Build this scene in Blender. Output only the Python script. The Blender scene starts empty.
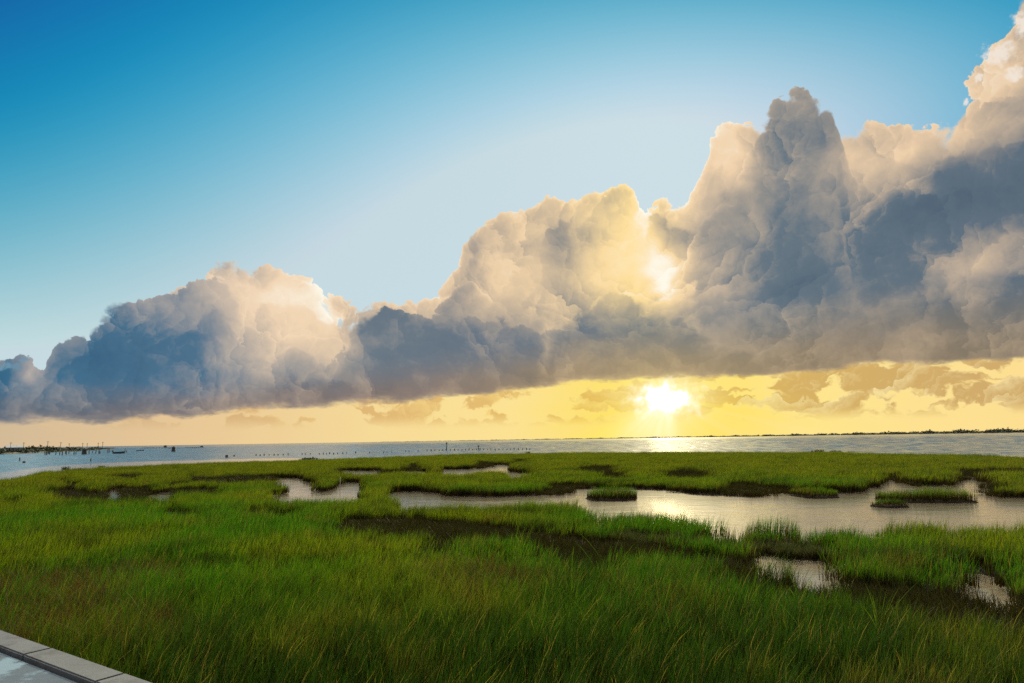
import bpy, bmesh, math, random
import numpy as np
from mathutils import Vector, Matrix

S = bpy.context.scene
COL = S.collection
R = math.radians

# ------------------------------------------------------------------ camera
W_PX, H_PX, F_PX = 1024, 683, 683.0          # 24 mm lens on a 36 mm sensor
PITCH, ROLL = math.atan(98.2 / 683.0), R(0.9)
CAM_H = 3.3
cR = Vector((1, 0, 0)); cF = Vector((0, math.cos(PITCH), math.sin(PITCH))); cU = Vector((0, -math.sin(PITCH), math.cos(PITCH)))
right = cR * math.cos(ROLL) - cU * math.sin(ROLL)
up = cR * math.sin(ROLL) + cU * math.cos(ROLL)
cam_d = bpy.data.cameras.new('camera'); cam_d.sensor_width = 36; cam_d.lens = 24
cam_d.clip_start = 0.05; cam_d.clip_end = 40000
cam = bpy.data.objects.new('camera', cam_d); COL.objects.link(cam)
m = Matrix((right, up, -cF)).transposed().to_4x4(); m.translation = (0, 0, CAM_H)
cam.matrix_world = m
S.camera = cam

def ray(px, py):
    d = right * ((px - W_PX / 2) / F_PX) + up * (-(py - H_PX / 2) / F_PX) + cF
    return d.normalized()
def ground(px, py, z=0.0):
    """plan position of the level z seen at a spot of the view"""
    d = ray(px, py); t = (z - CAM_H) / d.z
    return (d.x * t, d.y * t)
def azel(px, py):
    d = ray(px, py)
    return math.degrees(math.atan2(d.x, d.y)), math.degrees(math.asin(d.z))
def lin(r, g, b):
    f = lambda c: (c / 255 / 12.92) if c / 255 <= 0.04045 else ((c / 255 + 0.055) / 1.055) ** 2.4
    return (f(r), f(g), f(b), 1.0)

# ------------------------------------------------------------------ render settings
S.view_settings.view_transform = 'Standard'
S.view_settings.look = 'None'
S.view_settings.gamma = 1
EXPOSURE = 0.7
S.view_settings.exposure = EXPOSURE
S.render.film_transparent = False
S.cycles.use_denoising = False
S.cycles.use_adaptive_sampling = True
S.cycles.adaptive_threshold = 0.008
S.cycles.adaptive_min_samples = 16
S.cycles.max_bounces = 8
S.cycles.transparent_max_bounces = 16
S.cycles.sample_clamp_indirect = 4.0
S.cycles.caustics_reflective = False

SUN_AZ, SUN_EL = azel(664, 100)          # sun lamp raised above the glare to keep its glints off the bay
GLOW_AZ, GLOW_EL = azel(668, 398)         # where the disc itself glares through thin cloud
# ------------------------------------------------------------------ sky
class NT:
    """small expression builder for node trees"""
    def __init__(self, tree): self.t = tree; self.n = tree.nodes; self.l = tree.links
    def put(self, sock, v):
        if isinstance(v, bpy.types.NodeSocket): self.l.new(v, sock)
        elif isinstance(v, (tuple, list)):
            try: sock.default_value = v
            except Exception: sock.default_value = v[:3]
        else: sock.default_value = v
    def m(self, op, a, b=None, c=None, clamp=False):
        n = self.n.new('ShaderNodeMath'); n.operation = op; n.use_clamp = clamp
        self.put(n.inputs[0], a)
        if b is not None: self.put(n.inputs[1], b)
        if c is not None: self.put(n.inputs[2], c)
        return n.outputs[0]
    def add(self, a, b): return self.m('ADD', a, b)
    def sub(self, a, b): return self.m('SUBTRACT', a, b)
    def mul(self, a, b): return self.m('MULTIPLY', a, b)
    def v(self, op, a, b=None, scale=None):
        n = self.n.new('ShaderNodeVectorMath'); n.operation = op
        self.put(n.inputs[0], a)
        if b is not None: self.put(n.inputs[1], b)
        if scale is not None: self.put(n.inputs['Scale'], scale)
        return n.outputs['Value'] if op in ('LENGTH', 'DOT_PRODUCT', 'DISTANCE') else n.outputs['Vector']
    def smooth(self, x, lo, hi, a=0.0, b=1.0):
        n = self.n.new('ShaderNodeMapRange'); n.interpolation_type = 'SMOOTHSTEP'
        for s, q in zip(n.inputs, (x, lo, hi, a, b)): self.put(s, q)
        return n.outputs[0]
    def rng(self, x, lo, hi, a=0.0, b=1.0):
        n = self.n.new('ShaderNodeMapRange'); n.clamp = True
        for s, q in zip(n.inputs, (x, lo, hi, a, b)): self.put(s, q)
        return n.outputs[0]
    def mix(self, f, a, b, kind='MIX'):
        n = self.n.new('ShaderNodeMix'); n.data_type = 'RGBA'; n.blend_type = kind
        self.put(n.inputs[0], f); self.put(n.inputs[6], a); self.put(n.inputs[7], b)
        return n.outputs[2]
    def mixf(self, f, a, b):
        n = self.n.new('ShaderNodeMix'); n.data_type = 'FLOAT'
        self.put(n.inputs[0], f); self.put(n.inputs[2], a); self.put(n.inputs[3], b)
        return n.outputs[0]
    def noise(self, vec, scale, detail=4, rough=0.5, dim='3D', color=False, lac=2.0):
        n = self.n.new('ShaderNodeTexNoise'); n.noise_dimensions = dim
        self.put(n.inputs['Vector'], vec); n.inputs['Scale'].default_value = scale
        n.inputs['Detail'].default_value = detail; n.inputs['Roughness'].default_value = rough
        n.inputs['Lacunarity'].default_value = lac
        return n.outputs['Color' if color else 'Fac'] if color else n.outputs[0]
    def vor(self, vec, scale, feature='F1', dim='2D', rnd=1.0):
        n = self.n.new('ShaderNodeTexVoronoi'); n.voronoi_dimensions = dim; n.feature = feature
        self.put(n.inputs['Vector'], vec); n.inputs['Scale'].default_value = scale
        n.inputs['Randomness'].default_value = rnd
        return n.outputs['Distance']
    def xyz(self, x, y, z=0.0):
        n = self.n.new('ShaderNodeCombineXYZ')
        for s, q in zip(n.inputs, (x, y, z)): self.put(s, q)
        return n.outputs[0]
    def sep(self, vec):
        n = self.n.new('ShaderNodeSeparateXYZ'); self.put(n.inputs[0], vec); return n.outputs
    def curve(self, x, pts):
        """piecewise smooth function of x through pts, both scaled to 0..1 inside"""
        xs = [p[0] for p in pts]; ys = [p[1] for p in pts]
        x0, x1, y0, y1 = min(xs), max(xs), min(ys), max(ys)
        n = self.n.new('ShaderNodeFloatCurve'); c = n.mapping.curves[0]
        P = sorted(((a - x0) / (x1 - x0), (b - y0) / (y1 - y0)) for a, b in pts)
        c.points[0].location = P[0]; c.points[1].location = P[-1]
        for p in P[1:-1]: c.points.new(*p)
        for p in c.points: p.handle_type = 'VECTOR'
        n.mapping.update()
        self.put(n.inputs['Value'], self.rng(x, x0, x1))
        return self.m('MULTIPLY_ADD', n.outputs[0], y1 - y0, y0)

world = bpy.data.worlds.new('World'); S.world = world; world.use_nodes = True
world.cycles.sampling_method = 'MANUAL'; world.cycles.sample_map_resolution = 512
wt = world.node_tree; wt.nodes.clear(); N = NT(wt)
SKY_STRENGTH = 0.1
K = 1.0 / SKY_STRENGTH / 2 ** EXPOSURE      # colours below are given as they look at this exposure

tc = wt.nodes.new('ShaderNodeTexCoord')
D = N.v('NORMALIZE', tc.outputs['Generated'])
dx, dy, dz = N.sep(D)
az = N.mul(N.m('ARCTAN2', dx, dy), 57.29578)
el = N.mul(N.m('ARCSINE', dz), 57.29578)
q = N.xyz(az, el)


def px_curve(x, pts):
    """outline given by spots of the view, as elevation over azimuth"""
    return N.curve(x, [azel(*p) for p in pts])

# ---- clear air: the physical sky, graded towards the teal blue of the photograph
sky = wt.nodes.new('ShaderNodeTexSky'); sky.sky_type = 'NISHITA'; sky.sun_disc = False
sky.sun_elevation = R(SUN_EL); sky.sun_rotation = R(SUN_AZ)
sky.air_density = 1.0; sky.dust_density = 0.6; sky.ozone_density = 2.5
# colour of the clear air over bearing and height (cubic through readings of the clear part of the sky)
SAMPLES = [(6, [(0, 0, 112, 168), (130, 0, 122, 177), (250, 0, 136, 184), (400, 60, 155, 190), (512, 70, 160, 195), (640, 100, 178, 203), (770, 95, 175, 203), (900, 80, 165, 195), (1000, 62, 155, 192)]),
           (66, [(0, 0, 128, 178), (130, 0, 140, 186), (250, 60, 158, 198), (400, 115, 182, 208), (512, 140, 192, 215), (640, 160, 200, 222), (770, 150, 195, 218), (930, 112, 178, 208), (965, 95, 172, 205)]),
           (136, [(0, 0, 130, 178), (100, 50, 155, 190), (200, 95, 175, 203), (300, 140, 192, 212), (400, 165, 203, 220), (500, 185, 210, 224), (600, 196, 216, 228), (690, 202, 219, 229), (860, 176, 206, 222), (930, 150, 194, 216), (1010, 110, 176, 206)]),
           (206, [(0, 90, 165, 192), (100, 130, 188, 208), (200, 160, 200, 216), (300, 180, 208, 220), (400, 196, 212, 220), (450, 200, 215, 225)]),
           (271, [(0, 140, 197, 208), (100, 170, 205, 215), (200, 188, 210, 218), (350, 204, 217, 224), (430, 206, 218, 226)]),
           (330, [(0, 175, 210, 215), (40, 188, 212, 216), (420, 208, 219, 226)])]
def terms(a, e): return [1, a, e, a * a, a * e, e * e, a * a * a, a * a * e, a * e * e, e * e * e]
A_, C_ = [], []
for y_, row in SAMPLES:
    for x_, *c_ in row:
        a_, e_ = azel(x_, y_); A_.append(terms(a_ / 40, e_ / 30)); C_.append([v_ / 255 for v_ in c_])
COEF = np.linalg.lstsq(np.array(A_), np.array(C_), rcond=None)[0]
an = N.mul(N.m('MINIMUM', N.m('MAXIMUM', az, -44.0), 44.0), 1 / 40); en = N.mul(N.m('MINIMUM', el, 35.0), 1 / 30)
aa, ae, ee = N.mul(an, an), N.mul(an, en), N.mul(en, en)
acc = None
for c_, t_ in zip(COEF, (1.0, an, en, aa, ae, ee, N.mul(aa, an), N.mul(aa, en), N.mul(an, ee), N.mul(ee, en))):
    w_ = N.v('SCALE', tuple(float(v_) for v_ in c_), scale=t_)
    acc = w_ if acc is None else N.v('ADD', acc, w_)
acc = N.v('MINIMUM', N.v('MAXIMUM', acc, (0.0, 0.0, 0.0)), (0.765, 0.845, 0.872))
gm = wt.nodes.new('ShaderNodeGamma'); N.put(gm.inputs[0], acc); gm.inputs[1].default_value = 2.2
# unseen sky: overhead brightened to lift the grass, behind kept dull to darken banks
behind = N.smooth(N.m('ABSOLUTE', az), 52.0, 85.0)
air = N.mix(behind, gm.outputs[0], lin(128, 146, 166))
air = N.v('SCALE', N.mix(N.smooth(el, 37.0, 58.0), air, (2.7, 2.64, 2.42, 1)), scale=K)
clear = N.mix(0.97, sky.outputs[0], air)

glow_d = (math.sin(R(GLOW_AZ)) * math.cos(R(GLOW_EL)), math.cos(R(GLOW_AZ)) * math.cos(R(GLOW_EL)), math.sin(R(GLOW_EL)))
sun_d = (math.sin(R(SUN_AZ)) * math.cos(R(SUN_EL)), math.cos(R(SUN_AZ)) * math.cos(R(SUN_EL)), math.sin(R(SUN_EL)))
ang = N.mul(N.m('ARCCOSINE', N.v('DOT_PRODUCT', D, glow_d)), 57.29578)

# ---- billows: heaped relief of cumulus. Height in degrees, Slope = away from each heap's middle
bt = bpy.data.node_groups.new('billow_relief', 'ShaderNodeTree')
bt.interface.new_socket('Vector', in_out='INPUT', socket_type='NodeSocketVector')
bt.interface.new_socket('Height', in_out='OUTPUT', socket_type='NodeSocketFloat')
bt.interface.new_socket('Slope', in_out='OUTPUT', socket_type='NodeSocketVector')
gi = bt.nodes.new('NodeGroupInput'); go = bt.nodes.new('NodeGroupOutput'); B = NT(bt)
v0 = gi.outputs[0]
H = G = None
for sc_, a_, g_ in ((0.19, 1.5, 0.95), (0.46, 0.80, 0.70), (1.05, 0.42, 0.34), (2.4, 0.20, 0.14)):
    d_ = B.vor(v0, sc_); node = bt.nodes[-1]
    h_ = B.mul(B.sub(0.30, B.mul(d_, d_)), a_ * 1.6)
    s_ = B.v('SCALE', B.v('SUBTRACT', v0, node.outputs['Position']), scale=sc_ * g_)
    H = h_ if H is None else B.add(H, h_)
    G = s_ if G is None else B.v('ADD', G, s_)
bt.links.new(H, go.inputs[0]); bt.links.new(G, go.inputs[1])
def billow(vec):
    g = wt.nodes.new('ShaderNodeGroup'); g.node_tree = bt; N.put(g.inputs[0], vec); return g.outputs[0], g.outputs[1]

# soft wander of the coordinates, so that nothing keeps a drawn edge
half = (0.5, 0.5, 0.5)
wob = N.v('SUBTRACT', N.noise(q, 0.17, 3, 0.55, dim='2D', color=True), half)
wob2 = N.v('SUBTRACT', N.noise(q, 0.9, 3, 0.6, dim='2D', color=True), half)
fine = N.sub(N.noise(q, 2.4, 5, 0.62, dim='2D'), 0.5)
qw = N.v('ADD', q, N.v('SCALE', wob, scale=5.0))
wx, wy, _ = N.sep(qw)
qv = N.v('MULTIPLY', N.v('ADD', N.v('ADD', q, N.v('SCALE', wob, scale=2.6)), N.v('SCALE', wob2, scale=1.15)), (0.85, 1.0, 0.0))

# how thick the bank is for the light behind it (+ thin and glowing, - thick)
thin = None
for (bx, by, rx, ry, a) in [
    (275, 330, 50, 45, .55), (240, 298, 45, 22, .28), (335, 350, 34, 26, .40), (310, 300, 30, 25, .45),
    (560, 262, 90, 45, .42), (500, 290, 45, 45, .30), (625, 265, 55, 50, .50), (657, 272, 15, 22, .50), (655, 266, 46, 46, .26), (640, 222, 14, 20, .22),
    (730, 165, 26, 40, .60), (745, 210, 22, 26, .20), (872, 165, 50, 22, .40), (1000, 85, 46, 50, .50), (962, 135, 40, 20, .30),
    (972, 258, 46, 22, .50), (860, 300, 70, 40, .06), (537, 345, 9, 24, .45), (712, 290, 44, 30, .26), (600, 355, 60, 18, .10),
    (28, 375, 16, 15, .55), (215, 350, 26, 16, .14), (120, 390, 40, 14, .10), (830, 215, 22, 40, .16),
    (466, 240, 26, 12, -.50), (553, 245, 15, 30, -.42), (585, 235, 14, 14, -.2), (100, 360, 70, 36, -.22), (10, 385, 26, 18, -.25),
    (800, 190, 26, 46, .05), (735, 208, 14, 12, -.35), (800, 262, 62, 46, -.18), (945, 200, 90, 30, -.28), (1015, 100, 30, 16, -.30),
    (830, 290, 36, 26, -.16), (690, 236, 30, 12, -.22), (960, 310, 80, 30, -.12)]:
    ca, ce = azel(bx, by); a1, e1 = azel(bx + rx, by); a2, e2 = azel(bx, by - ry)
    u = N.v('MULTIPLY', N.v('SUBTRACT', qw, (ca, ce, 0)), (0.95 / abs(a1 - ca), 0.95 / abs(e2 - ce), 0))
    g = N.m('EXPONENT', N.mul(N.v('DOT_PRODUCT', u, u), -1.0))
    thin = N.mul(g, a) if thin is None else N.m('MULTIPLY_ADD', g, a, thin)

# direction towards the light, per spot of the sky
lx = N.sub(GLOW_AZ, az); ly = N.sub(20.0, el)
Ld = N.v('NORMALIZE', N.xyz(lx, ly))

def px_lin(x, stops_):
    n = wt.nodes.new('ShaderNodeValToRGB'); r = n.color_ramp
    a0, a1 = azel(0, 300)[0], azel(1024, 300)[0]
    N.put(n.inputs[0], N.rng(x, a0, a1))
    r.elements[0].position = stops_[0][0]; r.elements[1].position = stops_[-1][0]
    for p, c in stops_[1:-1]: r.elements.new(p)
    for e_, (p, c) in zip(r.elements, stops_): e_.color = lin(*c)
    return n.outputs[0]
dark = px_lin(az, [(0, (60, 108, 138)), (.18, (80, 114, 140)), (.34, (108, 122, 134)), (.5, (108, 120, 132)), (.66, (116, 126, 132)), (.8, (102, 118, 130)), (1, (96, 112, 126))])
light = px_lin(az, [(0, (220, 200, 182)), (.25, (242, 214, 180)), (.45, (232, 204, 168)), (.55, (242, 212, 168)), (.64, (255, 224, 156)), (.72, (242, 212, 174)), (1, (234, 204, 168))])

BASE = [(-80, 424), (0, 419), (60, 416), (130, 414), (200, 411), (260, 404), (330, 401), (400, 397), (470, 391), (530, 386), (580, 377), (640, 374),
        (700, 373), (760, 372), (830, 364), (900, 358), (960, 355), (1024, 354), (1110, 352)]
base_el = px_curve(az, BASE)
hb = N.sub(el, base_el)                                   # height above the flat base of the bank
hbw = N.add(hb, N.mul(N.sub(N.noise(N.v('MULTIPLY', q, (0.5, 1.4, 1)), 0.6, 4, 0.6, dim='2D'), 0.5), 1.3))
warm_base = px_lin(az, [(0, (96, 108, 122)), (.2, (128, 118, 116)), (.4, (140, 124, 114)), (.55, (160, 140, 112)), (.66, (170, 150, 114)), (.85, (144, 128, 106)), (1, (134, 122, 104))])

broad = N.sub(N.noise(qv, 0.33, 5, 0.55, dim='2D'), 0.5)
relmask = N.smooth(N.sep(wob)[1], -0.12, 0.16, 0.35, 1.15)
softv = N.m('MULTIPLY_ADD', N.smooth(N.sep(wob)[2], 0.0, 0.16), 1.0, 0.16)
def cloud(under, top, seed, drop, amp, bias, relief, rim_amt, glowmul=1.0, veil=1.0):
    H0, G0 = billow(N.v('ADD', qv, (seed * 37.3, seed * 11.9, 0)))
    s = N.add(N.sub(N.sub(px_curve(N.m('MULTIPLY_ADD', N.sub(wx, az), 0.3, az), top), drop), el), N.add(N.mul(H0, amp), N.mul(fine, 0.42)))
    a = N.mul(N.smooth(s, 0.0, N.mul(softv, veil)), N.smooth(hbw, -0.5, 0.5))
    lit = N.mul(N.mul(N.v('DOT_PRODUCT', G0, Ld), relief), relmask)
    sp_ = N.m('MAXIMUM', s, 0.0)
    rim = N.mul(N.add(N.m('EXPONENT', N.mul(sp_, -1.1)), N.mul(N.m('EXPONENT', N.mul(sp_, -4.0)), 0.8)), rim_amt)
    v = N.add(N.add(N.add(lit, N.mul(rim, rimk)), N.m('MULTIPLY_ADD', thin, glowmul, bias)), N.m('MULTIPLY_ADD', broad, 0.50, N.mul(fine, 0.10)))
    dk = N.mix(N.smooth(hbw, N.rng(az, -20.0, 25.0, 2.8, 6.0), -0.2), dark, warm_base)
    dk = N.mix(N.m('MINIMUM', N.m('MAXIMUM', N.mul(v, -1.6), 0.0), 0.7), dk, N.mix(1.0, dk, (0.45, 0.58, 0.72, 1), 'MULTIPLY'))
    col = N.mix(N.m('MULTIPLY', v, 1.0, clamp=True), dk, light)
    col = N.mix(N.smooth(v, 0.95, 1.7), col, lin(255, 250, 234))
    return N.mix(a, under, N.v('SCALE', col, scale=K))
rimk = N.m('EXPONENT', N.mul(ang, -0.035))

# ---- glow of the low air under the bank, brightest round the hidden sun
low = px_lin(az, [(0, (210, 186, 152)), (.15, (230, 198, 150)), (.35, (246, 218, 152)), (.5, (252, 226, 150)), (.66, (255, 226, 96)), (.8, (255, 230, 146)), (1, (253, 222, 146))])
lowk = N.mul(N.smooth(el, 9.0, 4.5), N.smooth(hb, 2.2, 0.2))
front = N.smooth(N.m('ABSOLUTE', az), 95.0, 55.0)
lowc = N.v('SCALE', low, scale=K)
sx = N.sub(az, GLOW_AZ); sy = N.sub(el, GLOW_EL)
phi = N.m('ARCTAN2', sy, sx)
rays = N.noise(N.xyz(N.mul(phi, 3.0), 0.0), 2.2, 3, 0.6, dim='2D')
c1 = N.mix(N.mul(lowk, front), clear, lowc)
# low cumulus and streaks far off, under the bank
h0, g0 = billow(N.v('ADD', N.v('MULTIPLY', qv, (1.2, 1.9, 0)), (81, 5, 0)))
far_s = N.add(N.m('MULTIPLY_ADD', fine, 0.5, N.mul(h0, 0.75)), N.add(N.mul(N.sub(N.noise(N.v('MULTIPLY', qv, (0.20, 0.6, 1)), 1.0, 3, 0.55, dim='2D'), 0.48), 9.0), N.add(N.mul(N.sub(el, 3.0), 0.16), N.rng(az, -28.0, 20.0, -0.25, 0.35))))
far_a = N.mul(N.mul(N.smooth(far_s, 0.0, 0.9), N.smooth(el, 0.9, 2.2)), N.mul(lowk, front))
far_col = px_lin(az, [(0, (206, 176, 140)), (.3, (220, 178, 116)), (.5, (224, 182, 108)), (.66, (222, 178, 84)), (.8, (206, 166, 98)), (1, (202, 164, 104))])
far_lit = px_lin(az, [(0, (228, 200, 156)), (.3, (250, 216, 140)), (.5, (255, 228, 140)), (.66, (255, 242, 168)), (.8, (255, 240, 182)), (1, (255, 236, 178))])
far_c = N.v('SCALE', N.mix(N.m('MULTIPLY_ADD', N.v('DOT_PRODUCT', g0, Ld), 0.5, N.m('MULTIPLY_ADD', N.m('EXPONENT', N.mul(N.m('MAXIMUM', far_s, 0.0), -3.0)), 0.9, 0.05), clamp=True), far_col, far_lit), scale=K)
c1 = N.mix(N.mul(far_a, 0.9), c1, far_c)
# shafts and glare of the sun through the gap
rr = N.v('LENGTH', N.xyz(sx, sy))
deg = N.mul(phi, 57.29578)
glow = N.m('EXPONENT', N.mul(N.v('LENGTH', N.xyz(N.mul(sx, 0.20), N.mul(sy, 0.33))), -1.0))
glow = N.mul(glow, N.m('MULTIPLY_ADD', N.smooth(rays, 0.35, 0.65), N.smooth(sy, 0.5, -1.0, 0.2, 0.8), 0.38))
c1 = N.mix(N.m('MULTIPLY', N.m('MULTIPLY', glow, 1.15), front, clamp=True), c1, N.v('SCALE', lin(255, 224, 60), scale=K * 1.0))
fan = N.mul(N.mul(N.smooth(deg, -166.0, -146.0), N.smooth(deg, -70.0, -84.0)), N.m('EXPONENT', N.mul(rr, -0.10)))
c1 = N.mix(N.mul(fan, 0.9), c1, N.v('SCALE', lin(255, 230, 62), scale=K * 1.05))
beam = N.mul(N.mul(N.smooth(deg, -170.0, -136.0), N.smooth(deg, -62.0, -94.0)), N.m('MULTIPLY_ADD', N.smooth(rays, 0.30, 0.70), 0.22, 0.66))
c1 = N.mix(N.mul(N.m('EXPONENT', N.mul(N.m('POWER', N.mul(ang, 0.30), 2.0), -1.0)), 0.75), c1, N.v('SCALE', (1.0, 0.88, 0.42), scale=K * 1.08))
c1 = N.mix(N.m('MULTIPLY', N.mul(beam, N.m('EXPONENT', N.mul(N.m('POWER', N.mul(rr, 0.20), 2.0), -1.0))), 1.0, clamp=True), c1, N.v('SCALE', (1.0, 0.93, 0.58), scale=K * 1.1))

TOP_BACK = [(-80, 440), (20, 430), (110, 360), (150, 335), (168, 302), (185, 283), (200, 290), (215, 277), (240, 271), (265, 278), (285, 286), (305, 290), (320, 300), (345, 304),
            (365, 314), (400, 318), (432, 312), (450, 280), (465, 250), (490, 230), (520, 224), (545, 212), (575, 208), (595, 195), (615, 186), (630, 190), (645, 214), (662, 208),
            (690, 216), (703, 185), (712, 155), (728, 137), (745, 134), (765, 140), (800, 170), (842, 152), (868, 136), (893, 144), (915, 148), (952, 138), (966, 100), (985, 70), (1010, 50), (1030, 20), (1110, -60)]
TOP_MAIN = [(-80, 370), (0, 370), (18, 369), (32, 378), (42, 392), (50, 366), (62, 350), (85, 336), (100, 320), (125, 313), (140, 317), (155, 309), (170, 306), (185, 300), (203, 291),
            (214, 285), (230, 296), (250, 325), (275, 345), (310, 352), (345, 345), (380, 325), (430, 330), (450, 300), (470, 290), (500, 310), (540, 320), (600, 320), (650, 310),
            (680, 270), (700, 240), (715, 215), (733, 197), (750, 165), (763, 138), (776, 113), (790, 103), (803, 99), (816, 100), (828, 107), (836, 126), (843, 160), (854, 192), (872, 196), (890, 182), (905, 172),
            (930, 168), (960, 152), (985, 122), (1000, 112), (1024, 106), (1110, 60)]
TOP_FRONT = [(-80, 440), (240, 420), (300, 400), (328, 372), (345, 346), (365, 316), (380, 309), (396, 318), (420, 323), (438, 335), (452, 330), (470, 326), (485, 336), (502, 325), (520, 331), (538, 344),
             (560, 326), (580, 319), (600, 313), (614, 294), (640, 298), (656, 311), (680, 330), (720, 348), (800, 366), (1110, 420)]
TOP_MID = [(-80, 440), (500, 425), (522, 330), (536, 275), (545, 240), (558, 229), (574, 240), (598, 232), (618, 252), (640, 243), (658, 224), (690, 232), (706, 246), (722, 310), (740, 425), (1110, 440)]
TOP_LEFT = [(-80, 430), (20, 425), (66, 372), (98, 347), (130, 337), (160, 342), (192, 331), (214, 346), (236, 372), (262, 352), (298, 350), (326, 372), (346, 425), (1110, 440)]
TOP_RIGHT = [(-80, 440), (700, 420), (742, 372), (760, 335), (776, 288), (800, 263), (826, 262), (842, 235), (872, 213), (905, 206), (934, 200), (956, 182), (985, 166), (1000, 142), (1024, 131), (1110, 90)]
c2 = cloud(c1, TOP_BACK, 1, -0.35, 1.05, 0.50, 0.26, 0.85, veil=0.7)
c2 = cloud(c2, TOP_BACK, 4, 1.6, 0.75, 0.34, 0.26, 0.30, veil=2.5)
c2 = cloud(c2, TOP_MID, 7, -0.3, 1.1, 0.18, 0.24, 0.20, veil=3.0)
c3 = cloud(c2, TOP_MAIN, 2, -0.2, 1.0, 0.17, 0.22, 0.50, veil=0.7)
c3 = cloud(c3, TOP_MAIN, 5, 2.4, 0.90, 0.10, 0.20, 0.12, veil=3.0)
c3 = cloud(c3, TOP_LEFT, 8, 0.0, 0.80, 0.04, 0.18, 0.10, veil=2.5)
c3 = cloud(c3, TOP_RIGHT, 9, 0.0, 1.2, 0.02, 0.20, 0.16, veil=2.2)
c3 = cloud(c3, TOP_MAIN, 6, 7.0, 1.00, 0.13, 0.16, 0.05, veil=4.0)
c4 = cloud(c3, TOP_FRONT, 3, -0.3, 1.1, -0.02, 0.20, 0.15, 0.7, veil=1.3)
# torn scraps drifting off the tall towers
scud = None
for (bx, by, rx, ry) in [(1024, 24, 14, 18), (1000, 54, 20, 12), (1014, 74, 14, 8), (976, 79, 8, 5), (966, 104, 5, 5), (8, 366, 14, 4), (24, 362, 8, 3)]:
    ca, ce = azel(bx, by); a1, e1 = azel(bx + rx, by); a2, e2 = azel(bx, by - ry)
    u = N.v('MULTIPLY', N.v('SUBTRACT', N.v('ADD', q, N.v('SCALE', wob2, scale=1.2)), (ca, ce, 0)), (1 / abs(a1 - ca), 1 / abs(e2 - ce), 0))
    g = N.m('EXPONENT', N.mul(N.v('DOT_PRODUCT', u, u), -1.0))
    scud = g if scud is None else N.m('MAXIMUM', scud, g)
c4 = N.mix(N.mul(N.smooth(N.m('MULTIPLY_ADD', fine, 1.1, scud), 0.25, 1.0), 0.85), c4, N.v('SCALE', N.mix(N.smooth(az, -30.0, 20.0), lin(110, 150, 172), lin(242, 232, 220)), scale=K))
# the sun itself behind ragged thin cloud
rag = N.add(N.mul(fine, 0.25), N.mul(N.sep(wob2)[0], 1.6))
disc = N.add(N.v('LENGTH', N.xyz(N.mul(N.sub(az, azel(665, 399)[0]), 0.42), N.mul(N.sub(el, azel(665, 399)[1]), 0.78))), rag)
burn = N.smooth(disc, 1.5, 0.2)
final = N.mix(burn, c4, N.v('SCALE', N.mix(N.smooth(disc, 0.9, 0.2), (1.25, 1.16, 0.90, 1), (9.0, 7.0, 3.2, 1)), scale=K))

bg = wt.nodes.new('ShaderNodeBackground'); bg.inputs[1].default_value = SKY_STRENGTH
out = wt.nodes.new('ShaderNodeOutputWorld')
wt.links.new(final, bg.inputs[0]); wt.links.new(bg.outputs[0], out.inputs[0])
# ------------------------------------------------------------------ helpers
rng = np.random.default_rng(11)
random.seed(5)
def tag(o, label=None, cat=None, group=None, kind=None):
    if label: o['label'] = label
    if cat: o['category'] = cat
    if group: o['group'] = group
    if kind: o['kind'] = kind
    return o
def link(name, me, mat=None, parent=None):
    o = bpy.data.objects.new(name, me); COL.objects.link(o)
    if mat is not None:
        me.materials.clear(); me.materials.append(mat)
    if parent is not None: o.parent = parent
    return o
def empty(name, loc, rz=0):
    o = bpy.data.objects.new(name, None); COL.objects.link(o); o.location = loc; o.rotation_euler = (0, 0, rz); o.empty_display_size = 0.2
    return o
def mesh_np(name, co, faces, attrs=None, smooth=False):
    """mesh from arrays; faces is an (n,k) array or a list"""
    me = bpy.data.meshes.new(name)
    co = np.asarray(co, np.float32)
    if len(faces) and isinstance(faces, np.ndarray):
        k = faces.shape[1]; n = len(faces)
        me.vertices.add(len(co)); me.vertices.foreach_set('co', co.ravel())
        me.loops.add(n * k); me.loops.foreach_set('vertex_index', faces.astype(np.int32).ravel())
        me.polygons.add(n); me.polygons.foreach_set('loop_start', np.arange(0, n * k, k, dtype=np.int32))
        me.update(calc_edges=True); me.validate()
    else:
        me.from_pydata([tuple(c) for c in co], [], [tuple(f) for f in faces]); me.update()
    for an, (ty, arr) in (attrs or {}).items():
        at = me.attributes.new(an, ty, 'POINT')
        at.data.foreach_set('value' if ty != 'FLOAT_VECTOR' else 'vector', np.ascontiguousarray(arr).ravel())
    if smooth and len(me.polygons): me.polygons.foreach_set('use_smooth', np.ones(len(me.polygons), bool))
    return me
def material(name):
    mt = bpy.data.materials.new(name); mt.use_nodes = True; t = mt.node_tree; t.nodes.clear()
    b = t.nodes.new('ShaderNodeBsdfPrincipled'); o = t.nodes.new('ShaderNodeOutputMaterial')
    t.links.new(b.outputs[0], o.inputs[0])
    return mt, NT(t), b, o
def plain(name, col, rough=0.7, var=0.25, scale=3.0, metal=0.0):
    mt, n, b, o = material(name)
    g = t_ = n.n.new('ShaderNodeNewGeometry')
    k = n.noise(g.outputs['Position'], scale, 4, 0.6)
    c = n.mix(k, tuple(x * (1 - var) for x in col) + (1,), tuple(x * (1 + var) for x in col) + (1,))
    n.put(b.inputs['Base Color'], c); b.inputs['Roughness'].default_value = rough; b.inputs['Metallic'].default_value = metal
    return mt
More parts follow.
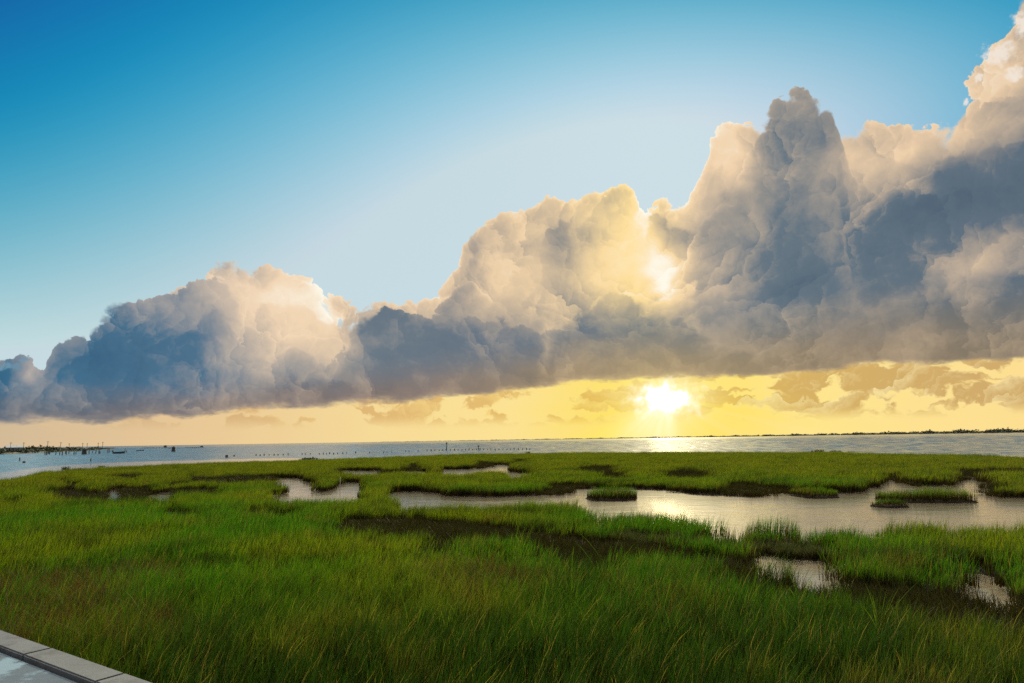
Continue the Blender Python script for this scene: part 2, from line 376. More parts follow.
def inside(px, py, poly):
    """points in a polygon, vectorised"""
    poly = np.asarray(poly, float); r = np.zeros(px.shape, bool); j = len(poly) - 1
    x0, y0 = poly.min(0); x1, y1 = poly.max(0)
    sel = np.nonzero((px >= x0) & (px <= x1) & (py >= y0) & (py <= y1))[0]
    if len(sel) == 0: return r
    X, Y = px[sel], py[sel]; q_ = np.zeros(len(sel), bool)
    for i in range(len(poly)):
        xi, yi = poly[i]; xj, yj = poly[j]
        if yi != yj:
            q_ ^= ((yi > Y) != (yj > Y)) & (X < (xj - xi) * (Y - yi) / (yj - yi) + xi)
        j = i
    r[sel] = q_
    return r

# ------------------------------------------------------------------ plan of the marsh
GH = 0.62                                     # usual height of the cord grass
# open pools: far shore (seen at the water), near shore (seen over the grass tops)
POOLS = [
    ([(562, 496), (585, 491), (612, 490), (643, 490.5), (675, 491.5), (682, 496), (690, 499), (710, 500.5), (735, 501.5), (757, 501), (765, 497), (772, 494), (800, 494), (845, 494), (868, 493),
      (873, 489), (878, 483), (886, 481), (898, 480.5), (906, 484), (915, 486.5), (945, 487), (953, 483.5), (963, 481), (972, 478.5), (980, 479.5), (985, 485), (988, 493), (992, 497), (1024, 499), (1090, 502), (1180, 506)],
     [(1180, 521), (1090, 523), (1024, 523), (960, 522), (920, 520), (895, 519), (888, 523), (889, 529), (842, 532), (822, 534), (800, 536), (770, 537), (745, 536), (735, 534), (722, 534), (714, 532), (713, 521),
      (700, 516), (672, 511), (650, 509), (620, 509), (614, 514), (614, 519), (605, 517), (594, 508), (580, 503), (562, 501)]),
    ([(386, 493.5), (400, 492), (430, 492.5), (440, 495), (456, 497.5), (480, 498), (525, 497.5), (565, 496)], [(565, 499), (525, 499.5), (470, 501), (456, 503), (430, 503), (408, 503), (403, 498), (386, 496)]),
    ([(286, 496), (310, 495.5), (325, 494), (330, 488), (340, 487), (347, 489.5), (366, 493.5)], [(364, 497), (335, 497.5), (300, 498), (285, 497.5)]),
    ([(271, 479), (278, 478), (291, 478.5), (298, 481), (309, 483)], [(308, 485.5), (290, 485), (272, 483)]),
    ([(436, 472), (440, 470), (470, 469.5), (490, 468.5), (489, 466), (500, 465), (513, 466)], [(512, 468), (502, 471), (495, 470.8), (480, 471.5), (455, 474), (437, 474.5)]),
    ([(501, 472), (512, 471.5), (528, 475)], [(525, 477), (503, 476.5)]),
    ([(336, 471), (385, 471)], [(385, 473.2), (338, 473.2)]),
    ([(102, 496), (108, 492), (115, 490.5), (123, 490)], [(123, 493.5), (120, 498), (100, 498)]),
    ([(145, 495.5), (176, 495)], [(176, 497), (146, 497.2)]),
    ([(56, 480), (68, 479.5)], [(68, 482.5), (56, 482.5)]),
    ([(537, 543), (547, 542)], [(547, 549.5), (536, 549)]),
    ([(745, 553), (768, 557), (800, 561), (842, 567)], [(842, 571), (800, 565.3), (768, 560.8), (745, 557)]),
    ([(966, 573.5), (990, 576), (1014, 582)], [(1014, 600), (990, 598), (962, 593)]),
]
# narrow creeks: where the far bank's grass shows dark, from its top down to the near bank's tips
CREEKS = [
    [(343, 512, 520), (400, 511, 525), (460, 514, 527), (512, 519, 532), (545, 526, 542), (575, 529, 541), (612, 530, 540), (650, 533, 541), (700, 541, 548), (740, 549, 556), (760, 553, 560)],
    [(836, 566, 570), (880, 569, 577), (930, 572, 583), (968, 573, 588)], [(1010, 578, 592), (1040, 585, 603), (1100, 596, 615)],
    [(370, 531, 538), (388, 532, 540)], [(420, 531, 541), (440, 531, 544), (459, 533, 542)], [(478, 543, 547), (510, 543, 548.5)],
    [(548, 541, 550), (560, 540, 555), (590, 541, 558), (622, 543, 559), (634, 549, 558)],
    [(727, 559, 571), (768, 567, 578), (820, 573, 584), (866, 577, 589), (930, 585, 599), (990, 596, 608), (1050, 604, 615)],
    [(38, 489, 494), (60, 487, 496), (85, 488, 497), (108, 490, 496)], [(105, 484, 489), (135, 484, 490), (153, 485, 489)], [(120, 490, 497), (135, 489, 497), (160, 488, 495), (178, 489, 495)],
    [(180, 486, 491), (205, 485, 490), (223, 486, 490)], [(182, 474, 480), (205, 476, 480), (230, 475, 480), (262, 474, 479), (290, 473, 478)], [(162, 481, 485), (181, 480, 485)],
    [(160, 503, 508), (185, 504, 513), (206, 507, 516)], [(244, 504, 508), (270, 504, 511), (306, 506, 511)], [(292, 472, 479), (310, 476, 483), (318, 479, 486)], [(265, 488, 496), (290, 487, 496), (322, 486, 495)],
    [(340, 482, 490), (352, 482, 490), (367, 483, 491)], [(340, 477, 481), (366, 477, 481.5)], [(329, 468, 472), (360, 468, 472), (402, 469, 471.5)], [(400, 485, 492), (430, 485, 494), (455, 489, 498)],
    [(456, 489, 498), (480, 490, 498), (510, 490, 498), (540, 488, 496), (564, 487, 496)], [(404, 463, 466), (421, 463, 466.5)], [(474, 461, 463.5), (490, 461, 464.5)], [(510, 459, 461.5), (529, 459, 461.5)], [(398, 467, 471.5), (433, 467.5, 472)],
    [(501, 468, 472), (520, 469, 473), (538, 470, 474)], [(574, 466, 469.5), (600, 465, 470), (617, 465, 469.5)], [(598, 470.5, 475), (629, 471, 475)], [(660, 470, 473.5), (690, 469, 475), (713, 471, 475)],
    [(720, 480, 485), (745, 480, 489), (768, 483, 491), (792, 485, 493)], [(540, 481, 485), (590, 481, 486)], [(570, 482, 490), (600, 482, 491), (640, 483, 491)], [(640, 483, 490), (690, 486, 499), (730, 488, 501), (758, 489, 500)],
    [(878, 473, 482), (898, 473, 481), (920, 478, 486), (946, 480, 487)], [(948, 468, 472), (965, 468, 476), (986, 468, 475)], [(985, 467, 470.5), (1024, 468, 471.5), (1060, 469, 473)], [(982, 478, 485), (1006, 479, 485.5)],
    [(60, 481, 484), (85, 481.5, 484.5)], [(0, 497, 500), (22, 498, 501)], [(110, 474, 476.5), (142, 473.5, 477)],
]
NH = 0.57                                     # the near bank's tips that hide the water behind them
def pool_poly(far, near): return [ground(*p) for p in far] + [ground(p[0], p[1], 0.24 if 714 < p[0] < 845 and p[1] > 525 and p[1] < 545 else NH) for p in near]
WATER = [pool_poly(*p) for p in POOLS]
CREEK_AREA = []
for c in CREEKS:
    (WATER if c[0][0] in (640, 570, 400, 456, 340, 292, 265, 398, 501) else CREEK_AREA).append([ground(x_, t_, 0.58 if t_ > 500 else 0.48) for x_, t_, b_ in c] + [ground(x_, b_, 0.68 if b_ > 555 else 0.62) for x_, t_, b_ in reversed(c)])
# seaward edge of the marsh, as distance over bearing
EDGE_PX = [(-160, 492), (-60, 485), (0, 479), (30, 474), (48, 471), (66, 469.5), (100, 467), (150, 465), (200, 463), (250, 461), (300, 459.4), (330, 458.4), (420, 455.6), (512, 453.2), (560, 452.6), (600, 452.2),
           (700, 451.6), (800, 452.2), (815, 451.5), (835, 451.4), (850, 452.4), (900, 453.4), (1024, 455.6), (1120, 458), (1300, 462)]
_e = [ground(x_, y_, GH) for x_, y_ in EDGE_PX]
E_AZ = np.array([math.atan2(a, b) for a, b in _e]); E_D = np.array([math.hypot(a, b) for a, b in _e])
# islets, each a thing of its own: base line along the near side, depth, height
ISLETS = [
    dict(a=(588, 501.5), b=(641, 501.0), depth=2.6, h=.60, label='small dark grass islet beside the golden sun glitter on the pool'),
    dict(a=(881, 503.0), b=(983, 503.5), depth=2.4, h=.56, label='long straight grass islet with a flat top, longest in the wide pool'),
    dict(a=(885, 508.5), b=(914, 507.5), depth=1.2, h=.26, label='low round grass hummock just in front of the long flat-topped islet'),
    dict(a=(805, 498.8), b=(846, 498.2), depth=2.6, h=.36, label='low pale grass islet hugging the far bank of the wide pool'),
    dict(a=(747, 542.0), b=(803, 543.5), depth=1.1, h=.72, label='stand of tall upright reeds at the near edge of the pool'),
]
def wob2d(x, y, s, seed):
    r_ = np.random.default_rng(seed); v_ = np.zeros_like(x, dtype=float); A = 1.0
    for o_ in range(4):
        for _ in range(3):
            th = r_.uniform(0, 2 * math.pi); k_ = (2 ** o_) / s * r_.uniform(.7, 1.3)
            v_ += A * np.sin((x * math.cos(th) + y * math.sin(th)) * k_ + r_.uniform(0, 6.28))
        A *= 0.55
    return v_ / 4.0
def is_land(x, y, creeks=True):
    d = np.hypot(x, y); a_ = np.arctan2(x, y)
    ok = d < np.interp(a_, E_AZ, E_D) * (1 + 0.012 * wob2d(x, y, 6.0, 3))
    xs = x + 0.35 * wob2d(x, y, 1.6, 7) + 0.16 * wob2d(x, y, 0.3, 17); ys = y + 0.35 * wob2d(x, y, 1.6, 8) + 0.16 * wob2d(x, y, 0.3, 18)
    w_ = np.zeros(x.shape, bool)
    for p in WATER + (CREEK_AREA if creeks else []): w_ |= inside(xs, ys, p)
    return ok & ~w_

# ------------------------------------------------------------------ the quay edge at the photographer's feet
ZW = 1.55
def wpt(px, py, z=ZW): return Vector((*ground(px, py, z), z))
k0, k1 = wpt(0, 629.5), wpt(155, 683)
kd = (k1 - k0).normalized(); kn = Vector((kd.y, -kd.x, 0))
if kn.dot(-k0) < 0: kn = -kn                      # towards the photographer
kw = (wpt(45, 663) - k0).dot(kn)                  # width of the kerb
def behind_quay(x, y): return ((x - k0.x) * kn.x + (y - k0.y) * kn.y) > -0.25

# ------------------------------------------------------------------ ground under the grass
nr, na = 260, 300
rr_ = np.geomspace(1.2, 210, nr); aa_ = np.linspace(R(-88), R(88), na)
RR, AA = np.meshgrid(rr_, aa_, indexing='ij')
gx, gy = (RR * np.sin(AA)).ravel(), (RR * np.cos(AA)).ravel()
land = is_land(gx, gy, False).reshape(nr, na).astype(float)
lz = land.copy()
for _ in range(1):
    p = np.pad(lz, 1, mode='edge'); lz = (p[1:-1, 1:-1] * 2 + p[:-2, 1:-1] + p[2:, 1:-1] + p[1:-1, :-2] + p[1:-1, 2:]) / 6
gz = np.where(lz > 0.02, -0.35 + 0.45 * lz, -0.35).ravel() + 0.02 * wob2d(gx, gy, 1.0, 21)
ii = (np.arange(nr - 1)[:, None] * na + np.arange(na - 1)[None]).ravel()
faces = np.stack([ii, ii + 1, ii + na + 1, ii + na], 1)[:, ::-1]
mud, n, b, o = material('marsh_mud')
g = n.n.new('ShaderNodeNewGeometry')
n.put(b.inputs['Base Color'], n.mix(n.noise(g.outputs['Position'], 1.3, 5, 0.6), (0.006, 0.0045, 0.003, 1), (0.018, 0.013, 0.008, 1)))
b.inputs['Roughness'].default_value = 0.95; b.inputs['Specular IOR Level'].default_value = 0.05
o_ = link('marsh_ground', mesh_np('marsh_ground', np.stack([gx, gy, gz], 1), faces, smooth=True), mud); tag(o_, kind='structure')

# ------------------------------------------------------------------ water: one sheet out to the horizon
wr = np.concatenate([np.geomspace(0.8, 60, 30), np.linspace(61.5, 118, 40), np.geomspace(119, 1500, 640), np.geomspace(1530, 16000, 60)])
wa = np.concatenate([np.linspace(R(-180), R(-56), 30)[:-1], np.linspace(R(-56), R(56), 620), np.linspace(R(56), R(180), 30)[1:]])
WR, WA = np.meshgrid(wr, wa, indexing='ij')
wx_, wy_ = (WR * np.sin(WA)).ravel(), (WR * np.cos(WA)).ravel()
d_ = WR.ravel(); a_ = WA.ravel()
edge = np.interp(a_, E_AZ, E_D)
start = np.interp(a_, [E_AZ[0], R(azel(150, 460)[0]), R(azel(290, 460)[0]), R(azel(330, 460)[0])], [1.50, 1.48, 1.34, 1.10])
ripple = np.clip((d_ - edge * start) / (edge * 0.06), 0, 1)       # wind reaches the water outside the marsh
# wind waves on the bay: short steep chop, real relief
nz = rng.normal(0, 1, WR.shape)
for ax_, k_ in ((0, 5), (1, 7)):
    w_ = np.hanning(k_ + 2)[1:-1]; w_ /= w_.sum()
    nz = np.apply_along_axis(lambda v_: np.convolve(v_, w_, mode='same'), ax_, nz)
nz /= nz.std()
step = np.gradient(wr)
ampl = np.minimum(0.12 * step * 4.0 / 6.28, 0.16)
fade = np.clip((1400 - wr) / 500, 0, 1) * np.clip((wr - 118) / 6, 0, 1)
wz_ = (nz * (ampl * fade)[:, None] * (np.abs(WA) < R(55))).ravel() * ripple
ii = (np.arange(len(wr) - 1)[:, None] * len(wa) + np.arange(len(wa) - 1)[None]).ravel()
faces = np.stack([ii, ii + 1, ii + len(wa) + 1, ii + len(wa)], 1)[:, ::-1]
wm, n, b, o = material('water')
g = n.n.new('ShaderNodeNewGeometry'); P = g.outputs['Position']
at = n.n.new('ShaderNodeAttribute'); at.attribute_name = 'wind'; wnd = at.outputs['Fac']
h1 = n.noise(n.v('MULTIPLY', P, (0.8, 1.5, 1)), 0.55, 4, 0.6)
h2 = n.noise(n.v('MULTIPLY', P, (0.6, 1.6, 1)), 2.6, 3, 0.55)
h3 = n.noise(n.v('MULTIPLY', P, (0.5, 1.3, 1)), 0.08, 3, 0.55)
bay = n.mul(h1, 0.10)
calm = n.add(n.mul(h2, n.rng(h3, 0.42, 0.6, 0.004, 0.020)), n.mul(h1, 0.03))
hh = n.mixf(wnd, calm, bay)
bp = n.n.new('ShaderNodeBump'); bp.inputs['Strength'].default_value = 1.0; bp.inputs['Distance'].default_value = 1.0
n.put(bp.inputs['Height'], hh)
n.put(b.inputs['Normal'], bp.outputs[0])
n.put(b.inputs['IOR'], n.mixf(wnd, 1.45, 1.19)); n.put(b.inputs['Coat Weight'], n.sub(1.0, wnd)); b.inputs['Coat IOR'].default_value = 1.4; n.put(b.inputs['Coat Roughness'], n.mixf(wnd, 0.14, 0.14)); n.put(b.inputs['Coat Normal'], bp.outputs[0])
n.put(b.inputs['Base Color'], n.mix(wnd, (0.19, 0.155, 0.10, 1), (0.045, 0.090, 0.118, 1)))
n.put(b.inputs['Roughness'], n.mixf(wnd, 0.14, 0.14))
o_ = link('water', mesh_np('water', np.stack([wx_, wy_, wz_], 1), faces, {'wind': ('FLOAT', ripple.astype(np.float32))}, smooth=True), wm); tag(o_, kind='structure')
# ------------------------------------------------------------------ grass
def grass_material(name, stuff=True):
    mt, n, b, o = material(name)
    at = n.n.new('ShaderNodeAttribute'); at.attribute_name = 'up'; t = at.outputs['Fac']
    ao = n.n.new('ShaderNodeAttribute'); ao.attribute_name = 'hue'; hue = ao.outputs['Fac']       # each blade's own
    g = n.n.new('ShaderNodeNewGeometry'); P = n.v('MULTIPLY', g.outputs['Position'], (1, 1, 0))
    big = n.noise(P, 0.09, 3, 0.6, dim='2D'); mid = n.noise(n.v('ADD', P, (40, 9, 0)), 0.55, 4, 0.6, dim='2D')
    dist = n.v('LENGTH', P)
    lush = n.mix(n.smooth(big, 0.38, 0.62), (0.045, 0.150, 0.004, 1), (0.125, 0.175, 0.004, 1))
    lush = n.mix(n.smooth(dist, 30.0, 70.0), lush, (0.118, 0.145, 0.005, 1))                    # older, olive growth far out
    lush = n.mix(n.smooth(n.add(dist, n.mul(n.sub(mid, 0.5), 14.0)), 16.5, 8.5), lush, (0.010, 0.036, 0.004, 1))   # foreground shade painted into the grass towards the quay
    lush = n.mix(n.mul(n.smooth(mid, 0.54, 0.72), 0.7), lush, (0.120, 0.085, 0.022, 1))        # seeding, rusty patches
    patch = n.noise(n.v('MULTIPLY', n.v('ADD', P, (7, 70, 0)), (0.55, 1.5, 1)), 0.34, 4, 0.65, dim='2D')
    lush = n.mix(n.smooth(patch, 0.50, 0.64, 0.0, 0.80), lush, (0.016, 0.042, 0.006, 1))       # dark weeds and painted shade of hollows, in long patches
    lush = n.mix(n.smooth(hue, 0.90, 0.97), lush, (0.200, 0.170, 0.050, 1))                    # dry blades
    lush = n.mix(n.smooth(hue, 0.36, 0.10), lush, (0.018, 0.055, 0.010, 1))
    foot = n.mix(hue, (0.009, 0.007, 0.003, 1), (0.022, 0.016, 0.005, 1))  # brown stalk foot, deepened to paint in the shade low in the grass
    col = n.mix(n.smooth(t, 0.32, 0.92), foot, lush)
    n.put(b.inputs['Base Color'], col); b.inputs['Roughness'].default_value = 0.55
    b.inputs['Specular IOR Level'].default_value = 0.10
    tr = n.n.new('ShaderNodeBsdfTranslucent'); n.put(tr.inputs[0], n.mix(1.0, col, (1.5, 1.5, 0.6, 1), 'MULTIPLY'))
    mx = n.n.new('ShaderNodeMixShader'); mx.inputs[0].default_value = 0.48
    n.l.new(b.outputs[0], mx.inputs[1]); n.l.new(tr.outputs[0], mx.inputs[2]); n.l.new(mx.outputs[0], o.inputs[0])
    return mt
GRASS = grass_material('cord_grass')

def blades(bx, by, height, width, segs, lean, r_, wind=0.22):
    """arrays of tapering, bending blades rooted at (bx, by)"""
    n_ = len(bx); th = r_.uniform(0, 2 * np.pi, n_); ln = lean * np.minimum(np.abs(r_.normal(0, 1, n_)), 1.7) * height
    ldx, ldy = np.cos(th) * ln + wind * height * r_.uniform(.3, 1.2, n_), np.sin(th) * ln
    fa = r_.uniform(0, np.pi, n_); fx, fy = np.cos(fa), np.sin(fa)
    hue = r_.uniform(0, 1, n_)
    V, UP, HU = [], [], []
    for k in range(segs):
        t = k / segs
        cx, cy, cz = bx + ldx * t ** 1.9, by + ldy * t ** 1.9, height * (t - 0.10 * t * t * np.minimum(1, ln / height * 2))
        w_ = width * (1 - t) ** 0.7 * 0.5
        V += [np.stack([cx - fx * w_, cy - fy * w_, cz], 1), np.stack([cx + fx * w_, cy + fy * w_, cz], 1)]
        UP += [np.full(n_, t)] * 2
    V.append(np.stack([bx + ldx, by + ldy, height * (1 - 0.10 * np.minimum(1, ln / height * 2))], 1)); UP.append(np.ones(n_))
    m_ = 2 * segs + 1
    co = np.stack(V, 1).reshape(-1, 3); upv = np.stack(UP, 1).ravel(); huv = np.repeat(hue, m_)
    base = np.arange(n_) * m_; F = []
    for k in range(segs - 1):
        F += [np.stack([base + 2 * k, base + 2 * k + 1, base + 2 * k + 3], 1), np.stack([base + 2 * k, base + 2 * k + 3, base + 2 * k + 2], 1)]
    k = segs - 1
    F.append(np.stack([base + 2 * k, base + 2 * k + 1, base + 2 * k + 2], 1))
    return co, np.concatenate(F), upv.astype(np.float32), huv.astype(np.float32)

class Acc:
    def __init__(s): s.co, s.f, s.up, s.hu, s.id, s.n = [], [], [], [], [], 0
    def add(s, co, f, up_, hu, pid):
        s.co.append(co); s.f.append(f + s.n); s.up.append(up_); s.hu.append(hu); s.id.append(np.full(len(co), pid, np.int32)); s.n += len(co)

def disc_pts(r_, n_, rad):
    a = r_.uniform(0, 2 * np.pi, n_); d = rad * np.sqrt(r_.uniform(0, 1, n_)); return d * np.cos(a), d * np.sin(a)

def scatter(name, protos, pts, scale, pick, mat, rotz):
    """one object: sods of blades set out on many spots by geometry nodes"""
    A = Acc()
    for i, p in enumerate(protos): A.add(*p, i)
    npnt = len(pts)
    co = np.concatenate(A.co + [pts]).astype(np.float32)
    pid = np.concatenate(A.id + [np.full(npnt, -1, np.int32)])
    z = np.zeros(A.n, np.float32)
    F = np.concatenate(A.f)
    me = mesh_np(name, co, F, {
        'up': ('FLOAT', np.concatenate(A.up + [np.zeros(npnt, np.float32)]).astype(np.float32)),
        'hue': ('FLOAT', np.concatenate(A.hu + [np.zeros(npnt, np.float32)]).astype(np.float32)),
        'sod': ('INT', pid), 'pick': ('INT', np.concatenate([z.astype(np.int32), pick.astype(np.int32)])),
        'size': ('FLOAT', np.concatenate([z, scale.astype(np.float32)])), 'turn': ('FLOAT', np.concatenate([z, rotz.astype(np.float32)]))})
    ob = link(name, me, mat)
    ng = bpy.data.node_groups.new(name + '_sods', 'GeometryNodeTree')
    ng.interface.new_socket('Geometry', in_out='INPUT', socket_type='NodeSocketGeometry'); ng.interface.new_socket('Geometry', in_out='OUTPUT', socket_type='NodeSocketGeometry')
    nd = ng.nodes; L = ng.links.new
    def attr(nm, ty):
        a = nd.new('GeometryNodeInputNamedAttribute'); a.data_type = ty; a.inputs['Name'].default_value = nm
        return [s for s in a.outputs if s.enabled and s.name == 'Attribute'][0]
    gi_, go_ = nd.new('NodeGroupInput'), nd.new('NodeGroupOutput')
    sod = attr('sod', 'INT')
    cmp_ = nd.new('FunctionNodeCompare'); cmp_.data_type = 'INT'; cmp_.operation = 'LESS_THAN'
    ci = [s for s in cmp_.inputs if s.enabled]; L(sod, ci[0]); ci[1].default_value = 0
    sp = nd.new('GeometryNodeSeparateGeometry'); sp.domain = 'POINT'; L(gi_.outputs[0], sp.inputs[0]); L(cmp_.outputs[0], sp.inputs['Selection'])
    si = nd.new('GeometryNodeSplitToInstances'); si.domain = 'POINT'; L(sp.outputs['Inverted'], si.inputs[0]); L(sod, si.inputs['Group ID'])
    ip = nd.new('GeometryNodeInstanceOnPoints'); L(sp.outputs['Selection'], ip.inputs['Points']); L(si.outputs[0], ip.inputs['Instance'])
    ip.inputs['Pick Instance'].default_value = True; L(attr('pick', 'INT'), ip.inputs['Instance Index'])
    cx = nd.new('ShaderNodeCombineXYZ'); L(attr('turn', 'FLOAT'), cx.inputs[2]); L(cx.outputs[0], ip.inputs['Rotation'])
    L(attr('size', 'FLOAT'), ip.inputs['Scale'])
    L(ip.outputs[0], go_.inputs[0])
    md = ob.modifiers.new('sods', 'NODES'); md.node_group = ng
    return ob

def spread(d0, d1, spacing, a0=-47, a1=47, margin=0.0):
    """jittered spots on the marsh between two distances"""
    xs = np.arange(-d1 * 0.8, d1 * 0.8, spacing); ys = np.arange(0, d1, spacing)
    X, Y = np.meshgrid(xs, ys); X = X.ravel() + rng.uniform(-.5, .5, X.size) * spacing; Y = Y.ravel() + rng.uniform(-.5, .5, Y.size) * spacing
    d = np.hypot(X, Y); a = np.degrees(np.arctan2(X, Y)); k = (d >= d0) & (d < d1) & (a > a0) & (a < a1)
    X, Y = X[k], Y[k]; k = is_land(X, Y) & ~behind_quay(X, Y)
    X, Y = X[k], Y[k]; k = np.ones(len(X), bool)
    if margin:                                     # keep turf from growing over the creeks
        u_, v_ = X / np.hypot(X, Y), Y / np.hypot(X, Y)
        for f_ in (-1, 1): k &= is_land(X + u_ * margin * f_, Y + v_ * margin * f_)
    return X[k], Y[k]

def sod(n_, rad, h, hs, w, segs, lean, seed, wind=0.24, tufts=7):
    """a patch of turf: blades gathered in a few tufts of their own height, with gaps between"""
    r_ = np.random.default_rng(seed); tx, ty = disc_pts(r_, tufts, rad)
    k = r_.integers(0, tufts, n_); th = r_.uniform(.72, 1.22, tufts)
    x = tx[k] + r_.normal(0, rad * .17, n_); y = ty[k] + r_.normal(0, rad * .17, n_)
    hh_ = h * th[k] * np.clip(r_.normal(1, hs, n_), .35, 1.4)
    return blades(x, y, hh_, w * r_.uniform(.6, 1.4, n_), segs, lean, r_, wind)

def height_var(x, y): return 1.0 + 0.13 * wob2d(x, y, 0.7, 30) + 0.20 * wob2d(x * .6, y * 1.5, 2.2, 31) + 0.07 * wob2d(x, y, 9.0, 32)

ZG = 0.06
SALT_AREA = [ground(x_, y_, .25) for x_, y_ in [(600, 536), (640, 531), (690, 537), (745, 541), (800, 543), (832, 546), (832, 561), (800, 557), (745, 551), (690, 545), (640, 541)]]
def lay(name, d0, d1, spacing, protos, a=52, margin=0.0):
    x, y = spread(d0, d1, spacing, -a, a, margin); n_ = len(x)
    if d1 < 60:
        k = ~inside(x, y, SALT_AREA); x, y = x[k], y[k]; n_ = len(x)
    s = height_var(x, y) * rng.uniform(.88, 1.12, n_)
    o = scatter(name, protos, np.stack([x, y, np.full(n_, ZG)], 1), s, rng.integers(0, len(protos), n_), GRASS, rng.uniform(-.6, .6, n_))
    return o
near = [sod(120, .34, .52, .20, .010, 4, .26, 100 + i) for i in range(8)]
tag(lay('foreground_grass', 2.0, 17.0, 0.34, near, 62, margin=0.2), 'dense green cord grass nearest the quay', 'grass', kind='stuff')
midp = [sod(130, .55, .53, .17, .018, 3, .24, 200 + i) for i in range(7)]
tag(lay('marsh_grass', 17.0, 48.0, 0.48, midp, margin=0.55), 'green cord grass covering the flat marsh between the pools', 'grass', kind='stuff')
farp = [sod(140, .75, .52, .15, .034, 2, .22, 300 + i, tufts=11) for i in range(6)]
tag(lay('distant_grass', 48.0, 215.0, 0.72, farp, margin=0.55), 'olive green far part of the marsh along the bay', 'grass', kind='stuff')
# low grey-green saltwort between the pool and the creek
SALT = grass_material('saltwort')
x, y = spread(16.0, 30.0, 0.30, 0, 35); k = inside(x, y, SALT_AREA); x, y = x[k], y[k]
sp_ = [sod(120, .26, .27, .2, .014, 2, .55, 600 + i, .05, 6) for i in range(4)]
tag(scatter('saltwort', sp_, np.stack([x, y, np.full(len(x), ZG)], 1), rng.uniform(.8, 1.2, len(x)), rng.integers(0, 4, len(x)), SALT, rng.uniform(0, 6.28, len(x))), 'low grey green saltwort along the near edge of the pool', 'saltwort', kind='stuff')
# stubble added in the creeks, coloured near black for the banks' shade
STUB = grass_material('creek_shade_stubble')
x, y = [], []
for d0_, d1_, sp__ in ((8, 30, .30), (30, 60, .55), (60, 130, 1.0)):
    X, Y = np.meshgrid(np.arange(-d1_ * .8, d1_ * .8, sp__), np.arange(0, d1_, sp__)); X = X.ravel() + rng.uniform(-.5, .5, X.size) * sp__; Y = Y.ravel() + rng.uniform(-.5, .5, Y.size) * sp__
    d__ = np.hypot(X, Y); k = (d__ >= d0_) & (d__ < d1_); X, Y = X[k], Y[k]
    w__ = np.zeros(len(X), bool); v__ = np.zeros(len(X), bool)
    for p_ in CREEK_AREA: w__ |= inside(X, Y, p_)
    for p_ in WATER: v__ |= inside(X, Y, p_)
    x.append(X[w__ & ~v__]); y.append(Y[w__ & ~v__])
x, y = np.concatenate(x), np.concatenate(y)
st = [sod(130, .5, .25, .25, .018, 2, .5, 700 + i, .05, 8) for i in range(4)]
tag(scatter('creek_shade_stubble', st, np.stack([x, y, np.full(len(x), .03)], 1), rng.uniform(.8, 1.3, len(x)) * np.where(np.hypot(x, y) > 60, 1.5, 1), rng.integers(0, 4, len(x)), STUB, rng.uniform(0, 6.28, len(x))), 'short stubble coloured dark as bank shade on the creek floors', 'stubble', kind='stuff')
# rust brown weeds and tall arching tufts among the grass by the quay
WEED = grass_material('rusty_weeds'); LONG = grass_material('tall_tufts')
for mt_, c1_, c2_ in ((STUB, (0.012, 0.010, 0.005, 1), (0.018, 0.022, 0.007, 1)), (SALT, (0.030, 0.042, 0.022, 1), (0.048, 0.058, 0.030, 1)), (WEED, (0.050, 0.030, 0.016, 1), (0.090, 0.058, 0.020, 1)), (LONG, (0.036, 0.100, 0.008, 1), (0.095, 0.150, 0.018, 1))):
    n_ = NT(mt_.node_tree)
    for q__ in [x for x in mt_.node_tree.nodes if x.bl_idname == 'ShaderNodeMix' and x.inputs[7].is_linked is False and abs(x.inputs[7].default_value[1] - 0.055) < 1e-4]:
        at_ = mt_.node_tree.nodes.new('ShaderNodeAttribute'); at_.attribute_name = 'hue'
        n_.put(q__.inputs[6], n_.mix(at_.outputs['Fac'], c1_, c2_)); q__.inputs[0].default_value = 0.0
        for l_ in list(q__.inputs[0].links): mt_.node_tree.links.remove(l_)
wp = [sod(60, .26, .50, .25, .013, 3, .60, 400 + i, .1, 5) for i in range(5)]
x, y = spread(4.0, 19.0, 0.30, -50, 40)
k = (wob2d(x, y, 2.4, 51) + 0.9 * np.exp(-((x + 6.5) / 3.5) ** 2 - ((y - 10.5) / 2.6) ** 2)) > 0.42
x, y = x[k], y[k]
tag(scatter('dry_weeds', wp, np.stack([x, y, np.full(len(x), ZG)], 1), rng.uniform(.8, 1.25, len(x)), rng.integers(0, len(wp), len(x)), WEED, rng.uniform(0, 6.28, len(x))), 'rust brown weeds growing through the grass by the quay', 'weeds', kind='stuff')
tp = [sod(16, .07, .84, .16, .017, 5, .36, 500 + i, .2, 2) for i in range(6)]
x, y = spread(3.0, 20.0, 0.75, -55, 45); k = wob2d(x, y, 3.0, 61) + rng.normal(0, .35, len(x)) > 0.30; x, y = x[k], y[k]
tag(scatter('tall_grass_tufts', tp, np.stack([x, y, np.full(len(x), ZG)], 1), rng.uniform(.75, 1.15, len(x)), rng.integers(0, len(tp), len(x)), LONG, rng.uniform(-.8, .8, len(x))), 'pale taller blades arching over the grass by the quay', 'grass', kind='stuff')

